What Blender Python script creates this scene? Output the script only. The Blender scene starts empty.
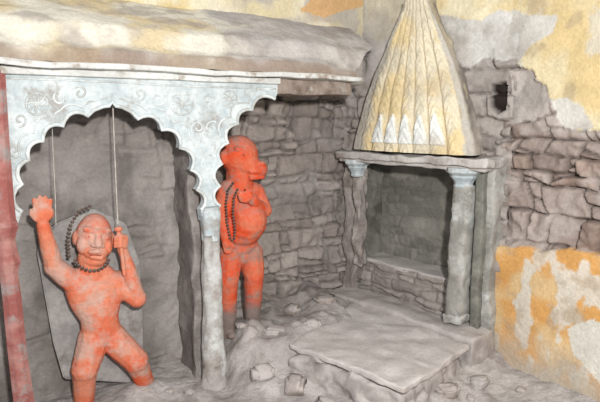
import bpy, bmesh, math, random
import numpy as np
from mathutils import Vector, Matrix

sc = bpy.context.scene
sc.view_settings.view_transform = 'Standard'
PITCH = math.radians(9.0); FPX = 520.0; CH = 1.6

# ------------------------------------------------------------ helpers
def ray(px, py):
    x = (px-300)/FPX; y = 1.0; z = -(py-201)/FPX
    c, s = math.cos(PITCH), math.sin(PITCH)
    return Vector((x, y*c+z*s, -y*s+z*c))
CAM = Vector((0, 0, CH))
def hit_z(px, py, z):
    r = ray(px, py); t = (z-CH)/r.z
    return CAM+r*t
def L(c):
    return tuple(((v/255.0)/12.92 if v/255.0 <= 0.04045 else ((v/255.0+0.055)/1.055)**2.4) for v in c)
class Frame:
    def __init__(s, o, ex):
        s.o = Vector((o[0], o[1], 0)); s.ex = Vector((ex[0], ex[1], 0)).normalized()
        s.ey = Vector((-s.ex.y, s.ex.x, 0))
    def P(s, a, b, z):
        return s.o+s.ex*a+s.ey*b+Vector((0, 0, z))
    def px(s, px, py, b=0.0):
        r = ray(px, py); o = s.o+s.ey*b
        t = (o-CAM).dot(s.ey)/r.dot(s.ey)
        p = CAM+r*t; q = p-s.o
        return q.dot(s.ex), p.z
    def W(s, px, py, b=0.0):
        a, z = s.px(px, py, b); return s.P(a, b, z)
    def sc(s, px, py, b=0.0):
        p = s.W(px, py, b)-CAM
        d = p.y*math.cos(PITCH)-p.z*math.sin(PITCH)
        return d/FPX
P0 = hit_z(215, 385, 0.0)
F = Frame(P0, (0.848, 0.53))
R0 = hit_z(480, 335, 0.25)
tmp = Frame(R0, (0.678, -0.735))
aL, _ = tmp.px(345, 200)
WID = -aL
S = Frame(tmp.P(aL, 0, 0), (0.678, -0.735))
rw = S.P(WID, 0.22, 0)
B = Frame(rw, (0.53, -0.848))
VB = 0.42

def hsh(x, y, z, seed):
    h = (x.astype(np.int64)*374761393+y.astype(np.int64)*668265263+z.astype(np.int64)*2147483647+seed*974711) & 0xffffffff
    h = ((h ^ (h >> 13))*1274126177) & 0xffffffff
    h = ((h ^ (h >> 15))*2246822519) & 0xffffffff
    return ((h ^ (h >> 16)) & 0xffffff)/float(0xffffff)
def vn(x, y, z, seed=0):
    xi, yi, zi = np.floor(x), np.floor(y), np.floor(z)
    fx, fy, fz = x-xi, y-yi, z-zi
    fx, fy, fz = [f*f*(3-2*f) for f in (fx, fy, fz)]
    r = 0
    for dx in (0, 1):
        for dy in (0, 1):
            for dz in (0, 1):
                w = (fx if dx else 1-fx)*(fy if dy else 1-fy)*(fz if dz else 1-fz)
                r = r+w*hsh(xi+dx, yi+dy, zi+dz, seed)
    return r*2-1
def fbm(x, y, z=0, f=1, o=4, seed=0):
    x = np.asarray(x, float); y = np.asarray(y, float); z = np.asarray(z, float)+0*x
    r = 0; a = 1; t = 0
    for i in range(o):
        r = r+a*vn(x*f+31.7*i, y*f+11.3*i, z*f+5.1*i, seed+i*17); t += a; a *= .5; f *= 2.03
    return r/t
def sst(e0, e1, x):
    t = np.clip((x-e0)/(e1-e0), 0, 1); return t*t*(3-2*t)
def inpoly(x, y, poly):
    r = np.zeros(x.shape, bool); n = len(poly)
    for i in range(n):
        x1, y1 = poly[i]; x2, y2 = poly[(i+1) % n]
        if y1 == y2: continue
        c = ((y1 > y) != (y2 > y)) & (x < (x2-x1)*(y-y1)/(y2-y1)+x1)
        r ^= c
    return r
def rubble(a, z, seed=1, rh=0.1, mw=0.2, jit=.8):
    """random rubble: wavy broken courses of unequal height, unequal blocks, many split in two, slanted joints"""
    a2 = a+0.022*fbm(a, z, 0, 8, 4, seed+5); z2 = z+0.045*fbm(a, z, 3, 2.4, 3, seed+9)+.016*fbm(a, z, 7, 10, 4, seed+6)
    rnd = np.random.RandomState(seed)
    bd = np.cumsum(rh*(0.55+0.95*rnd.rand(90)))-1.0
    row = np.clip(np.searchsorted(bd, z2.ravel()).reshape(z2.shape), 1, 89)
    lo, hi = bd[row-1], bd[row]
    w = mw*(0.6+0.8*rnd.rand(91)[row]); off = rnd.rand(91)[row]*3
    slant = .9*(rnd.rand(91)[row]-.5)
    q = (a2+slant*(z2-lo))/w+off; i = np.floor(q)
    J = lambda n: .44*(hsh(n, row, row*0, seed)-.5)*2
    idx = np.where(q < i+J(i), i-1, np.where(q > i+1+J(i+1), i+1, i))
    L0 = idx+J(idx); L1 = idx+1+J(idx+1)
    dl = (q-L0)*w; dr = (L1-q)*w
    sp = hsh(idx, row, row*0+21, seed) < .45
    mid = lo+(hi-lo)*(.3+.4*hsh(idx, row, row*0+22, seed))+(hsh(idx, row, row*0+23, seed)-.5)*.5*(q-L0)*w
    upm = sp & (z2 > mid)
    l2 = np.where(upm, mid, lo); h2 = np.where(sp & ~upm, mid, hi)
    ez = np.maximum(np.minimum(z2-l2, h2-z2), 0)
    ea = np.maximum(np.minimum(dl, dr), 0)
    e = ea*ez/np.sqrt(ea**2+ez**2+1e-9)
    k = idx*2+upm
    rid = hsh(k, row, row*0+3, seed); rid2 = hsh(k, row, row*0+7, seed)
    tx = ((z2-l2)/rh-.4)*(hsh(k, row, row*0+11, seed)-.5)+((q-L0)-.5)*(hsh(k, row, row*0+13, seed)-.5)
    h = sst(0.0, .014, e)*(0.3+1.0*rid)+1.0*tx*sst(.003, .014, e)+.45*fbm(a, z, 0, 14, 5, seed+2)
    return h, rid, rid2, sst(0.0, .010, e)
def mixc(c0, c1, t):
    t = t[..., None]; return c0*(1-t)+c1*t
def C(c): return np.array(L(c))

# ------------------------------------------------------------ materials
def new_mat(name):
    m = bpy.data.materials.new(name); m.use_nodes = True
    nt = m.node_tree; bs = nt.nodes['Principled BSDF']
    bs.inputs['Roughness'].default_value = 0.95
    if 'Specular IOR Level' in bs.inputs: bs.inputs['Specular IOR Level'].default_value = 0.15
    return m, nt, bs
def add_bump(nt, bs, scale, strength, dist=0.01, coord='Object'):
    tc = nt.nodes.new('ShaderNodeTexCoord')
    n1 = nt.nodes.new('ShaderNodeTexNoise'); n1.inputs['Scale'].default_value = scale; n1.inputs['Detail'].default_value = 8; n1.inputs['Roughness'].default_value = .65
    nt.links.new(tc.outputs[coord], n1.inputs['Vector'])
    b = nt.nodes.new('ShaderNodeBump'); b.inputs['Strength'].default_value = strength; b.inputs['Distance'].default_value = dist
    nt.links.new(n1.outputs['Fac'], b.inputs['Height']); nt.links.new(b.outputs['Normal'], bs.inputs['Normal'])
    return tc, n1
def mottle(nt, tc, src, scale, lo, hi, detail=8):
    n = nt.nodes.new('ShaderNodeTexNoise'); n.inputs['Scale'].default_value = scale; n.inputs['Detail'].default_value = detail; n.inputs['Roughness'].default_value = .6
    nt.links.new(tc.outputs['Object'], n.inputs['Vector'])
    mr = nt.nodes.new('ShaderNodeMapRange'); mr.inputs[1].default_value = .3; mr.inputs[2].default_value = .7; mr.inputs[3].default_value = lo; mr.inputs[4].default_value = hi
    nt.links.new(n.outputs['Fac'], mr.inputs[0])
    mx = nt.nodes.new('ShaderNodeMix'); mx.data_type = 'RGBA'; mx.blend_type = 'MULTIPLY'; mx.inputs[0].default_value = 1
    nt.links.new(src, mx.inputs[6]); nt.links.new(mr.outputs[0], mx.inputs[7])
    return mx.outputs[2]
def mat_vc(name, bump=.5):
    m, nt, bs = new_mat(name)
    at = nt.nodes.new('ShaderNodeAttribute'); at.attribute_name = 'Col'
    tc, n1 = add_bump(nt, bs, 28, bump, .02)
    o = mottle(nt, tc, at.outputs['Color'], 7, .88, 1.1)
    o = mottle(nt, tc, o, 60, .88, 1.1, 4)
    nt.links.new(o, bs.inputs['Base Color'])
    return m
def mat_two(name, c1, c2, scale=6, lo=.42, hi=.6, dust=None, dustamt=.8, bump=.4, bscale=35, rough=.9, detail=8, stain=None, stscale=3, stlo=.52, sthi=.64, low=None):
    m, nt, bs = new_mat(name); bs.inputs['Roughness'].default_value = rough
    tc, n1 = add_bump(nt, bs, bscale, bump, .012)
    n = nt.nodes.new('ShaderNodeTexNoise'); n.inputs['Scale'].default_value = scale; n.inputs['Detail'].default_value = detail; n.inputs['Roughness'].default_value = .62
    nt.links.new(tc.outputs['Object'], n.inputs['Vector'])
    cr = nt.nodes.new('ShaderNodeValToRGB'); cr.color_ramp.elements[0].position = lo; cr.color_ramp.elements[1].position = hi
    cr.color_ramp.elements[0].color = (*L(c1), 1); cr.color_ramp.elements[1].color = (*L(c2), 1)
    nt.links.new(n.outputs['Fac'], cr.inputs[0]); o = cr.outputs[0]
    if stain:
        n3 = nt.nodes.new('ShaderNodeTexNoise'); n3.inputs['Scale'].default_value = stscale; n3.inputs['Detail'].default_value = 10; n3.inputs['Roughness'].default_value = .7
        mp = nt.nodes.new('ShaderNodeMapping'); mp.inputs['Location'].default_value = (4, 9, 2)
        nt.links.new(tc.outputs['Object'], mp.inputs[0]); nt.links.new(mp.outputs[0], n3.inputs['Vector'])
        mr = nt.nodes.new('ShaderNodeMapRange'); mr.inputs[1].default_value = stlo; mr.inputs[2].default_value = sthi
        nt.links.new(n3.outputs['Fac'], mr.inputs[0])
        mx = nt.nodes.new('ShaderNodeMix'); mx.data_type = 'RGBA'; nt.links.new(mr.outputs[0], mx.inputs[0]); nt.links.new(o, mx.inputs[6]); mx.inputs[7].default_value = (*L(stain), 1)
        o = mx.outputs[2]
    if dust:
        g = nt.nodes.new('ShaderNodeNewGeometry'); sp = nt.nodes.new('ShaderNodeSeparateXYZ'); nt.links.new(g.outputs['Normal'], sp.inputs[0])
        mr = nt.nodes.new('ShaderNodeMapRange'); mr.inputs[1].default_value = .15; mr.inputs[2].default_value = .85; mr.inputs[4].default_value = dustamt
        nt.links.new(sp.outputs[2], mr.inputs[0])
        mx = nt.nodes.new('ShaderNodeMix'); mx.data_type = 'RGBA'; nt.links.new(mr.outputs[0], mx.inputs[0]); nt.links.new(o, mx.inputs[6]); mx.inputs[7].default_value = (*L(dust), 1)
        o = mx.outputs[2]
    if low:
        zc, zf, cc = low
        g = nt.nodes.new('ShaderNodeNewGeometry'); sp = nt.nodes.new('ShaderNodeSeparateXYZ'); nt.links.new(g.outputs['Position'], sp.inputs[0])
        ad = nt.nodes.new('ShaderNodeMath'); ad.operation = 'MULTIPLY_ADD'; nt.links.new(n.outputs['Fac'], ad.inputs[0]); ad.inputs[1].default_value = .25; nt.links.new(sp.outputs[2], ad.inputs[2])
        mr = nt.nodes.new('ShaderNodeMapRange'); mr.inputs[1].default_value = zc+.125; mr.inputs[2].default_value = zf+.125; mr.inputs[3].default_value = .95; mr.inputs[4].default_value = 0
        nt.links.new(ad.outputs[0], mr.inputs[0])
        mx = nt.nodes.new('ShaderNodeMix'); mx.data_type = 'RGBA'; nt.links.new(mr.outputs[0], mx.inputs[0]); nt.links.new(o, mx.inputs[6]); mx.inputs[7].default_value = (*L(cc), 1)
        o = mx.outputs[2]
    o = mottle(nt, tc, o, 45, .90, 1.08, 4)
    nt.links.new(o, bs.inputs['Base Color'])
    return m
DUST = (180, 173, 169)
M_wall = mat_vc('weathered_wall')
M_floor = mat_vc('dusty_ground', .9)
M_white = mat_two('grimy_whitewash', (168, 178, 180), (196, 202, 201), 8, .4, .6, None, bump=.9, bscale=28, stain=(152, 149, 144), stscale=4, stlo=.52, sthi=.61)
M_relief = mat_two('white_relief_paint', (192, 199, 199), (208, 212, 209), 10, bump=.7, stain=(170, 172, 168), stscale=6, stlo=.45, sthi=.55)
M_ledge = mat_two('dirty_whitewash', (186, 186, 181), (204, 206, 202), 8, dust=(184, 179, 172), bump=.5, stain=(136, 118, 100), stscale=6)
M_lintel = mat_two('bare_brown_lintel', (112, 99, 89), (146, 133, 123), 8, bump=.6, stain=(168, 162, 156), stscale=8)
M_pink = mat_two('faded_red_paint', (140, 84, 78), (164, 120, 112), 7, bump=.4, dust=DUST, stain=(142, 132, 128), stscale=8)
M_stone = mat_two('dusty_stone', (148, 141, 137), (174, 167, 162), 6, dust=(180, 173, 168), bump=.6)
M_stone2 = mat_two('brown_stone', (134, 124, 118), (158, 148, 141), 6, dust=(178, 170, 165), dustamt=.9, bump=.6)
M_slab = mat_two('pale_dusty_slab', (174, 167, 163), (192, 185, 180), 5, dust=(190, 184, 179), bump=.5, stain=(162, 153, 146), stscale=4)
M_stele = mat_two('grey_stele', (134, 130, 127), (160, 156, 152), 5, bump=.5, stain=(118, 111, 106), stscale=4)
M_part = mat_two('grey_niche_plaster', (116, 110, 106), (146, 140, 135), 5, bump=.7, stain=(102, 95, 91), stscale=4)
M_green = mat_two('greygreen_niche_plaster', (110, 110, 102), (138, 136, 127), 5, bump=.6, stain=(90, 86, 80), stscale=4)
M_col = mat_two('grey_column_plaster', (134, 132, 125), (164, 161, 154), 7, dust=(184, 178, 172), bump=.7, stain=(184, 186, 182), stscale=5)
M_jamb = mat_two('mud_covered_masonry', (140, 132, 126), (166, 158, 151), 5, dust=(180, 173, 167), bump=.8, stain=(124, 115, 108), stscale=5)
M_corn = mat_two('pale_chipped_cornice', (168, 163, 157), (188, 184, 178), 7, dust=(190, 185, 179), bump=.6, stain=(142, 132, 124), stscale=7)
M_orange = mat_two('vermilion_paint', (200, 86, 52), (202, 126, 98), 5, .36, .58, dust=(188, 152, 138), dustamt=.6, bump=.7, bscale=34, rough=.9, stain=(188, 148, 132), stscale=5, stlo=.49, sthi=.60)
M_orange2 = mat_two('deep_vermilion_paint', (202, 78, 46), (196, 108, 80), 8, .42, .62, dust=(178, 144, 130), dustamt=.5, bump=.7, bscale=34, rough=.9, stain=(150, 116, 104), stscale=6, stlo=.52, sthi=.62, low=(.31, .43, (124, 115, 109)))
M_bead = mat_two('dark_brown_beads', (70, 56, 50), (98, 82, 74), 30, bump=.2, rough=.8, dust=(124, 112, 104))
M_dark = mat_two('worn_line_paint', (140, 62, 42), (156, 78, 56), 20, bump=.1)
M_string = mat_two('pale_string', (160, 155, 146), (186, 180, 170), 30, bump=.1)

# ------------------------------------------------------------ object helpers
def link(o, parent=None):
    sc.collection.objects.link(o)
    if parent: o.parent = parent
    return o
def top(o, label, cat, group=None):
    o['label'] = label; o['category'] = cat
    if group: o['group'] = group
def mesh_obj(name, verts, faces, mat, parent=None, smooth=True, col=None):
    me = bpy.data.meshes.new(name); me.from_pydata([tuple(v) for v in verts], [], faces)
    me.materials.append(mat)
    if col is not None:
        ca = me.color_attributes.new('Col', 'FLOAT_COLOR', 'POINT')
        c4 = np.ones((len(verts), 4), np.float32); c4[:, :3] = col.reshape(-1, 3); ca.data.foreach_set('color', c4.ravel())
    me.polygons.foreach_set('use_smooth', [smooth]*len(me.polygons))
    me.update()
    o = bpy.data.objects.new(name, me); return link(o, parent)
def grid(name, fr, a0, a1, z0, z1, step, fn, mat, keep=None, parent=None):
    A, Z = np.meshgrid(np.arange(a0, a1+step/2, step), np.arange(z0, z1+step/2, step))
    b, col = fn(A, Z); n, m = A.shape
    V = np.stack([fr.o.x+fr.ex.x*A+fr.ey.x*b, fr.o.y+fr.ex.y*A+fr.ey.y*b, Z], -1).reshape(-1, 3)
    K = keep(A, Z) if keep else np.ones(A.shape, bool)
    faces = []
    for j in range(n-1):
        for i in range(m-1):
            if K[j, i]:
                p = j*m+i; faces.append((p, p+1, p+m+1, p+m))
    return mesh_obj(name, V, faces, mat, parent, True, np.clip(col, 0, 1))
def bm_obj(name, bm, mat, parent=None, smooth=False):
    bmesh.ops.recalc_face_normals(bm, faces=bm.faces)
    me = bpy.data.meshes.new(name); bm.to_mesh(me); bm.free(); me.materials.append(mat)
    me.polygons.foreach_set('use_smooth', [smooth]*len(me.polygons))
    return link(bpy.data.objects.new(name, me), parent)
def rough_hexa(name, c8, mat, parent=None, amp=.006, bev=.012, cuts=6, seed=0, smooth=True, f=6):
    bm = bmesh.new(); v = [bm.verts.new(c) for c in c8]
    for q in ((3, 2, 1, 0), (4, 5, 6, 7), (0, 1, 5, 4), (1, 2, 6, 5), (2, 3, 7, 6), (3, 0, 4, 7)): bm.faces.new([v[i] for i in q])
    if bev: bmesh.ops.bevel(bm, geom=list(bm.edges), offset=bev, segments=2, affect='EDGES', profile=.6)
    mx = max((Vector(c8[0])-Vector(c8[6])).length, .01)
    for it in range(5):
        es = [e for e in bm.edges if e.calc_length() > mx/cuts]
        if es: bmesh.ops.subdivide_edges(bm, edges=es, cuts=1, use_grid_fill=True)
    bmesh.ops.triangulate(bm, faces=[fc for fc in bm.faces if len(fc.verts) > 4])
    bm.verts.ensure_lookup_table()
    co = np.array([q.co[:] for q in bm.verts]); c0 = co.copy()
    for k in range(3):
        co[:, k] += amp*fbm(c0[:, 0], c0[:, 1], c0[:, 2], f, 4, seed+k*41)*1.6
    for q, cc in zip(bm.verts, co): q.co = cc
    return bm_obj(name, bm, mat, parent, smooth)
def fbox(name, fr, a0, a1, b0, b1, z0, z1, mat, parent=None, **k):
    c = [fr.P(a, b, z) for z in (z0, z1) for a, b in ((a0, b0), (a1, b0), (a1, b1), (a0, b1))]
    return rough_hexa(name, c, mat, parent, **k)
def lathe(name, prof, ctr, n, mat, parent=None, rot=0, sy=1.0, fr=None, smooth=False, amp=0):
    V = []; ex = fr.ex if fr else Vector((1, 0, 0)); ey = fr.ey if fr else Vector((0, 1, 0))
    for r, z in prof:
        for i in range(n):
            t = 2*math.pi*i/n+rot
            p = Vector((ctr[0], ctr[1], z))+ex*(r*math.cos(t))+ey*(r*sy*math.sin(t)); V.append(p)
    faces = []
    for j in range(len(prof)-1):
        for i in range(n):
            faces.append((j*n+i, j*n+(i+1) % n, (j+1)*n+(i+1) % n, (j+1)*n+i))
    faces.append(tuple(range(n-1, -1, -1))); faces.append(tuple((len(prof)-1)*n+i for i in range(n)))
    return mesh_obj(name, V, faces, mat, parent, smooth)
def tube(name, pts, rad, mat, parent=None, cyclic=False, res=6):
    cu = bpy.data.curves.new(name, 'CURVE'); cu.dimensions = '3D'; cu.bevel_depth = rad; cu.bevel_resolution = 2; cu.use_fill_caps = True
    if pts and not isinstance(pts[0], list): pts = [pts]
    for pp in pts:
        s = cu.splines.new('POLY'); s.points.add(len(pp)-1)
        for q, p in zip(s.points, pp): q.co = (*p, 1)
        s.use_cyclic_u = cyclic
    o = bpy.data.objects.new(name, cu); sc.collection.objects.link(o)
    dg = bpy.context.evaluated_depsgraph_get(); me = bpy.data.meshes.new_from_object(o.evaluated_get(dg))
    bpy.data.objects.remove(o); me.materials.clear(); me.materials.append(mat); me.name = name
    me.polygons.foreach_set('use_smooth', [True]*len(me.polygons))
    return link(bpy.data.objects.new(name, me), parent)
def rock(name, ctr, dims, mat, seed, rot=0, label=None, group=None):
    bm = bmesh.new(); bmesh.ops.create_cube(bm, size=2)
    bmesh.ops.bevel(bm, geom=list(bm.edges), offset=.35, segments=2, affect='EDGES')
    bmesh.ops.subdivide_edges(bm, edges=list(bm.edges), cuts=3, use_grid_fill=True)
    bm.verts.ensure_lookup_table()
    co = np.array([v.co[:] for v in bm.verts]); s = seed*3.7
    rr = np.random.RandomState(seed)
    for k in range(3): co[:, k] += .45*vn(co[:, 0]*.7+s, co[:, 1]*.7+k*9, co[:, 2]*.7, seed+k)+.1*fbm(co[:, 0]+s, co[:, 1], co[:, 2]+k*3, 2.5, 3, seed)
    for i in range(5):
        n = rr.randn(3); n /= np.linalg.norm(n); d = co@n; lim = .78+.25*rr.rand()
        ex = np.maximum(d-lim, 0); co -= np.outer(ex*.85, n)
    co *= np.array(dims)/2
    M = Matrix.Rotation(rot, 3, 'Z')
    for v, c in zip(bm.verts, co): v.co = M@Vector(c)
    o = bm_obj(name, bm, mat, None, True); o.location = ctr
    if label: top(o, label, 'stone', group)
    return o
def empty(name, loc):
    o = bpy.data.objects.new(name, None); o.location = loc; o.empty_display_size = .1; return link(o)
def adopt(parent, kids):
    bpy.context.view_layer.update()
    for k in kids:
        k.parent = parent; k.matrix_parent_inverse = parent.matrix_world.inverted()

# ------------------------------------------------------------ floor
SLZ = .225
cs = [hit_z(*p, SLZ) for p in ((290, 343), (405, 388), (470, 344), (355, 303))]
slc = sum(cs, Vector())/4
def floor_h(X, Y):
    u = (X-F.o.x)*F.ex.x+(Y-F.o.y)*F.ex.y; v = (X-F.o.x)*F.ey.x+(Y-F.o.y)*F.ey.y
    h = .026*fbm(X, Y, 0, 3, 5, 3)+.018*fbm(X, Y, 0, 13, 4, 8)
    h = h+.22*sst(.02, .3, u+.06*fbm(X, Y, 0, 6, 3, 14))*sst(-.45, .15, v+.08*fbm(X, Y, 0, 6, 3, 15))*(1-sst(1.0, 1.3, u))
    h = h+.05*sst(-.1, .3, u)*sst(-.3, .1, v)*fbm(X, Y, 0, 9, 4, 18)
    h = h+.05*np.exp(-(((u+.38)/.16)**2+((v-.16)/.12)**2))
    a = (X-S.o.x)*S.ex.x+(Y-S.o.y)*S.ex.y; b = (X-S.o.x)*S.ey.x+(Y-S.o.y)*S.ey.y
    dx = X-slc.x; dy = Y-slc.y; p = dx*S.ex.x+dy*S.ex.y; q = dx*S.ey.x+dy*S.ey.y
    nz = .06*fbm(X, Y, 0, 5, 4, 61)
    m = (1-sst(.42, .6, np.abs(p)+nz))*(1-sst(.28, .46, np.abs(q)+nz))
    h = h+.06*m
    h = h+.12*sst(-.7, -.05, b)*sst(-.6, -.1, a)*(1-sst(WID-.1, WID+.15, a))*(1-m)
    ab = (X-B.o.x)*B.ex.x+(Y-B.o.y)*B.ex.y; bb = (X-B.o.x)*B.ey.x+(Y-B.o.y)*B.ey.y
    h = h+.06*sst(-.4, 0, bb)*sst(-.1, .1, ab)
    return h, u, v, a, b
xs = np.arange(-3, 3.2, .017); ys = np.arange(-.5, 5.2, .017)
X, Y = np.meshgrid(xs, ys); H, u, v, a_, b_ = floor_h(X, Y)
n1 = fbm(X, Y, 0, 2, 5, 21)*.5+.5; n2 = fbm(X, Y, 0, 18, 3, 5)*.5+.5
col = mixc(C((162, 155, 151)), C((186, 180, 175)), sst(.35, .65, n1)); col = mixc(col, C((136, 127, 122)), sst(.52, .72, n2)*.55)
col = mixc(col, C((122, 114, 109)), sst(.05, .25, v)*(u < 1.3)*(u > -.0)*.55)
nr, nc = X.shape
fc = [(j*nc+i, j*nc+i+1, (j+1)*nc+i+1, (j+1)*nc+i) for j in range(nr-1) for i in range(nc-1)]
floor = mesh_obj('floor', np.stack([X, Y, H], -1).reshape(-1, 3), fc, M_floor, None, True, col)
floor['kind'] = 'structure'; floor['label'] = 'dusty grey earthen floor with low mounds of debris'

# ------------------------------------------------------------ back wall
aC = (S.P(0, 0, 0)-F.o).dot(F.ex)
poly_or = [F.px(*p, VB) for p in ((300, 10), (318, -5), (372, -5), (366, 6), (345, 10), (325, 16))]
poly_cream = [F.px(*p, VB) for p in ((-60, -30), (205, -30), (212, 8), (198, 24), (120, 14), (60, 8), (-60, 2))]
def fn_back(A, Z):
    h, rid, rid2, e = rubble(A, Z, 4, .11, .2)
    w = fbm(A, Z, 0, 4, 4, 33)
    aw, zw = A+.03*w, Z+.03*fbm(A, Z, 9, 4, 4, 34)
    low = 1-sst(1.82, 1.86, Z)
    rb = sst(.25, .5, aw+.1*w)*low
    sm = sst(-.15, .2, fbm(A, Z, 3, 4, 4, 35))
    rb = rb*(1-.7*sm)
    rb = np.maximum(rb, sst(.05, .4, w)*.35*(Z < 1.82))
    b = VB-.06*h*rb-.045*fbm(A, Z, 0, 6, 5, 12)*low-.035*fbm(A, Z, 0, 2.2, 3, 13)*(.3+.7*low)
    b = b+.18*sst(.05, .2, A)*low
    base = mixc(C((122, 116, 111)), C((156, 150, 145)), sst(-.4, .4, fbm(A, Z, 0, 2.5, 5, 41)))
    base = mixc(base, C((98, 92, 87)), sst(.1, .5, fbm(A*2, Z*.8, 2, 4, 4, 43))*.6)
    base = mixc(base, C((94, 87, 83)), sst(1.2, 1.8, Z+.2*w)*.5)  # dimmer light at the niche top, painted into the wall colour
    st = mixc(C((126, 117, 110)), C((160, 151, 144)), rid2); st = mixc(C((76, 69, 65)), st, .2+.8*e)
    col = mixc(base, st, rb)
    q = fbm(A, Z, 0, 3, 5, 51)
    up = mixc(C((200, 188, 154)), C((212, 203, 180)), sst(-.3, .3, q))
    up = mixc(up, C((168, 161, 154)), sst(0, .35, fbm(A, Z, 0, 5, 5, 52)+.4*sst(.8, 1.2, A))*.8)
    up = mixc(up, C((190, 156, 108)), sst(.2, .5, fbm(A, Z, 7, 4, 5, 53))*.5)
    col = mixc(col, up, 1-low)
    col = np.where(inpoly(aw, zw, poly_cream)[..., None], mixc(C((214, 205, 178)), C((202, 182, 136)), sst(0, .4, fbm(A, Z, 1, 5, 4, 55))), col)
    col = np.where(inpoly(aw, zw, poly_or)[..., None], C((200, 162, 116)), col)
    return b, col
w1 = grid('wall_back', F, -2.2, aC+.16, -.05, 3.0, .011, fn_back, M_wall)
w1['kind'] = 'structure'; w1['label'] = 'grey plastered rubble wall at the back of the arched niches'
w = fbox('wall_middle', F, -.065, .0, .14, VB+.02, -.05, 1.80, M_part, amp=.026, cuts=28, f=6); w['kind'] = 'structure'; w['label'] = 'grey plastered partition between the two niches'
w = fbox('wall_left', F, -1.3, -1.13, .075, VB+.02, -.05, 1.80, M_part, amp=.012, cuts=12); w['kind'] = 'structure'; w['label'] = 'grey plastered side wall of the niche'

# ------------------------------------------------------------ wall behind shrine
lz = S.px(480, 150, 0)[1]
def SP(*pts): return [S.px(*p, .22) for p in pts]
sa_y = SP((425, -80), (530, -80), (530, 14), (500, 10), (482, 22), (460, 16), (440, 20))
sa_w = SP((425, 22), (445, 14), (460, 16), (482, 22), (500, 10), (530, 14), (530, 60), (506, 62), (486, 56), (470, 70), (450, 62))
sa_h = SP((493, 84), (508, 82), (511, 108), (500, 114), (493, 106))
def fn_A(A, Z):
    h, rid, rid2, e = rubble(A, Z, 9, .11, .2)
    w = fbm(A, Z, 0, 4, 4, 133); aw, zw = A+.03*w, Z+.03*fbm(A, Z, 4, 5, 4, 134)
    rb = sst(-.25, .1, w+.9*sst(.75, 1.05, A)-.35*(A < .7)+.5*(1-sst(.0, .25, A)))*(1-sst(2.15, 2.3, Z+.1*w))*.9
    ye = inpoly(aw, zw, sa_y); wh = inpoly(aw, zw, sa_w); ho = inpoly(A+.01*w, Z, sa_h)
    pl = ye | wh; rb = np.where(pl, 0, rb)
    b = .22-.055*h*rb-.03*fbm(A, Z, 0, 8, 4, 112)-.03*fbm(A, Z, 0, 2, 3, 113)+.02*rb
    b = b-.06*(1-sst(0.05, .25, A)); b = np.where(ho, b+.07, b); b = np.where(pl, b-.02, b)
    base = mixc(C((154, 148, 143)), C((182, 176, 170)), sst(-.3, .3, fbm(A, Z, 0, 3.5, 5, 141)))
    base = mixc(base, C((198, 188, 160)), sst(2.0, 2.4, Z+.3*w)*.7*(A < .8))
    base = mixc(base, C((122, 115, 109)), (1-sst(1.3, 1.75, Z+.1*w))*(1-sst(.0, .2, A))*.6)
    st = mixc(C((130, 121, 114)), C((166, 157, 150)), rid2); st = mixc(C((80, 73, 69)), st, .2+.8*e)
    st = mixc(st, C((174, 167, 161)), sst(0, .4, fbm(A, Z, 0, 9, 3, 119))*.6)
    c = mixc(base, st, rb)
    q = fbm(A, Z, 0, 5, 5, 147)
    c = np.where(ye[..., None], mixc(C((208, 190, 148)), C((212, 202, 172)), sst(-.2, .2, q)), c)
    c = np.where(wh[..., None], mixc(C((198, 196, 190)), C((174, 169, 162)), sst(-.2, .3, q)), c)
    c = np.where(ho[..., None], C((46, 39, 36)), c)
    return b, c
opA0, opA1 = .025, WID-.11
zopen = S.px(412, 168, 0)[1]
wA = grid('wall_right', S, -.32, WID+.03, -.05, 3.0, .011, fn_A, M_wall, keep=lambda A, Z: ~((A > opA0) & (A < opA1) & (Z < zopen)))
wA['kind'] = 'structure'; wA['label'] = 'weathered rubble wall with crumbling grey plaster behind the shrine'
def BP(*pts): return [B.px(*p) for p in pts]
pl_up = BP((430, -60), (700, -60), (700, 140), (600, 132), (566, 131), (556, 112), (548, 88), (530, 68), (508, 60), (494, 46), (478, 30), (470, 0))
pl_white = BP((470, 14), (500, 12), (530, 16), (558, 18), (552, 34), (532, 48), (520, 62), (506, 60), (488, 40), (474, 30))
pl_w2 = BP((548, 98), (568, 96), (585, 108), (596, 131), (566, 131), (556, 112))
pl_lo = BP((470, 256), (484, 252), (498, 244), (530, 247), (560, 252), (585, 250), (610, 258), (720, 270), (720, 700), (460, 700))
pl_l2 = BP((572, 330), (600, 318), (625, 335), (625, 400), (600, 374), (576, 354))
pl_g = BP((505, 66), (530, 70), (548, 92), (552, 112), (535, 122), (510, 125), (500, 100))
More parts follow.
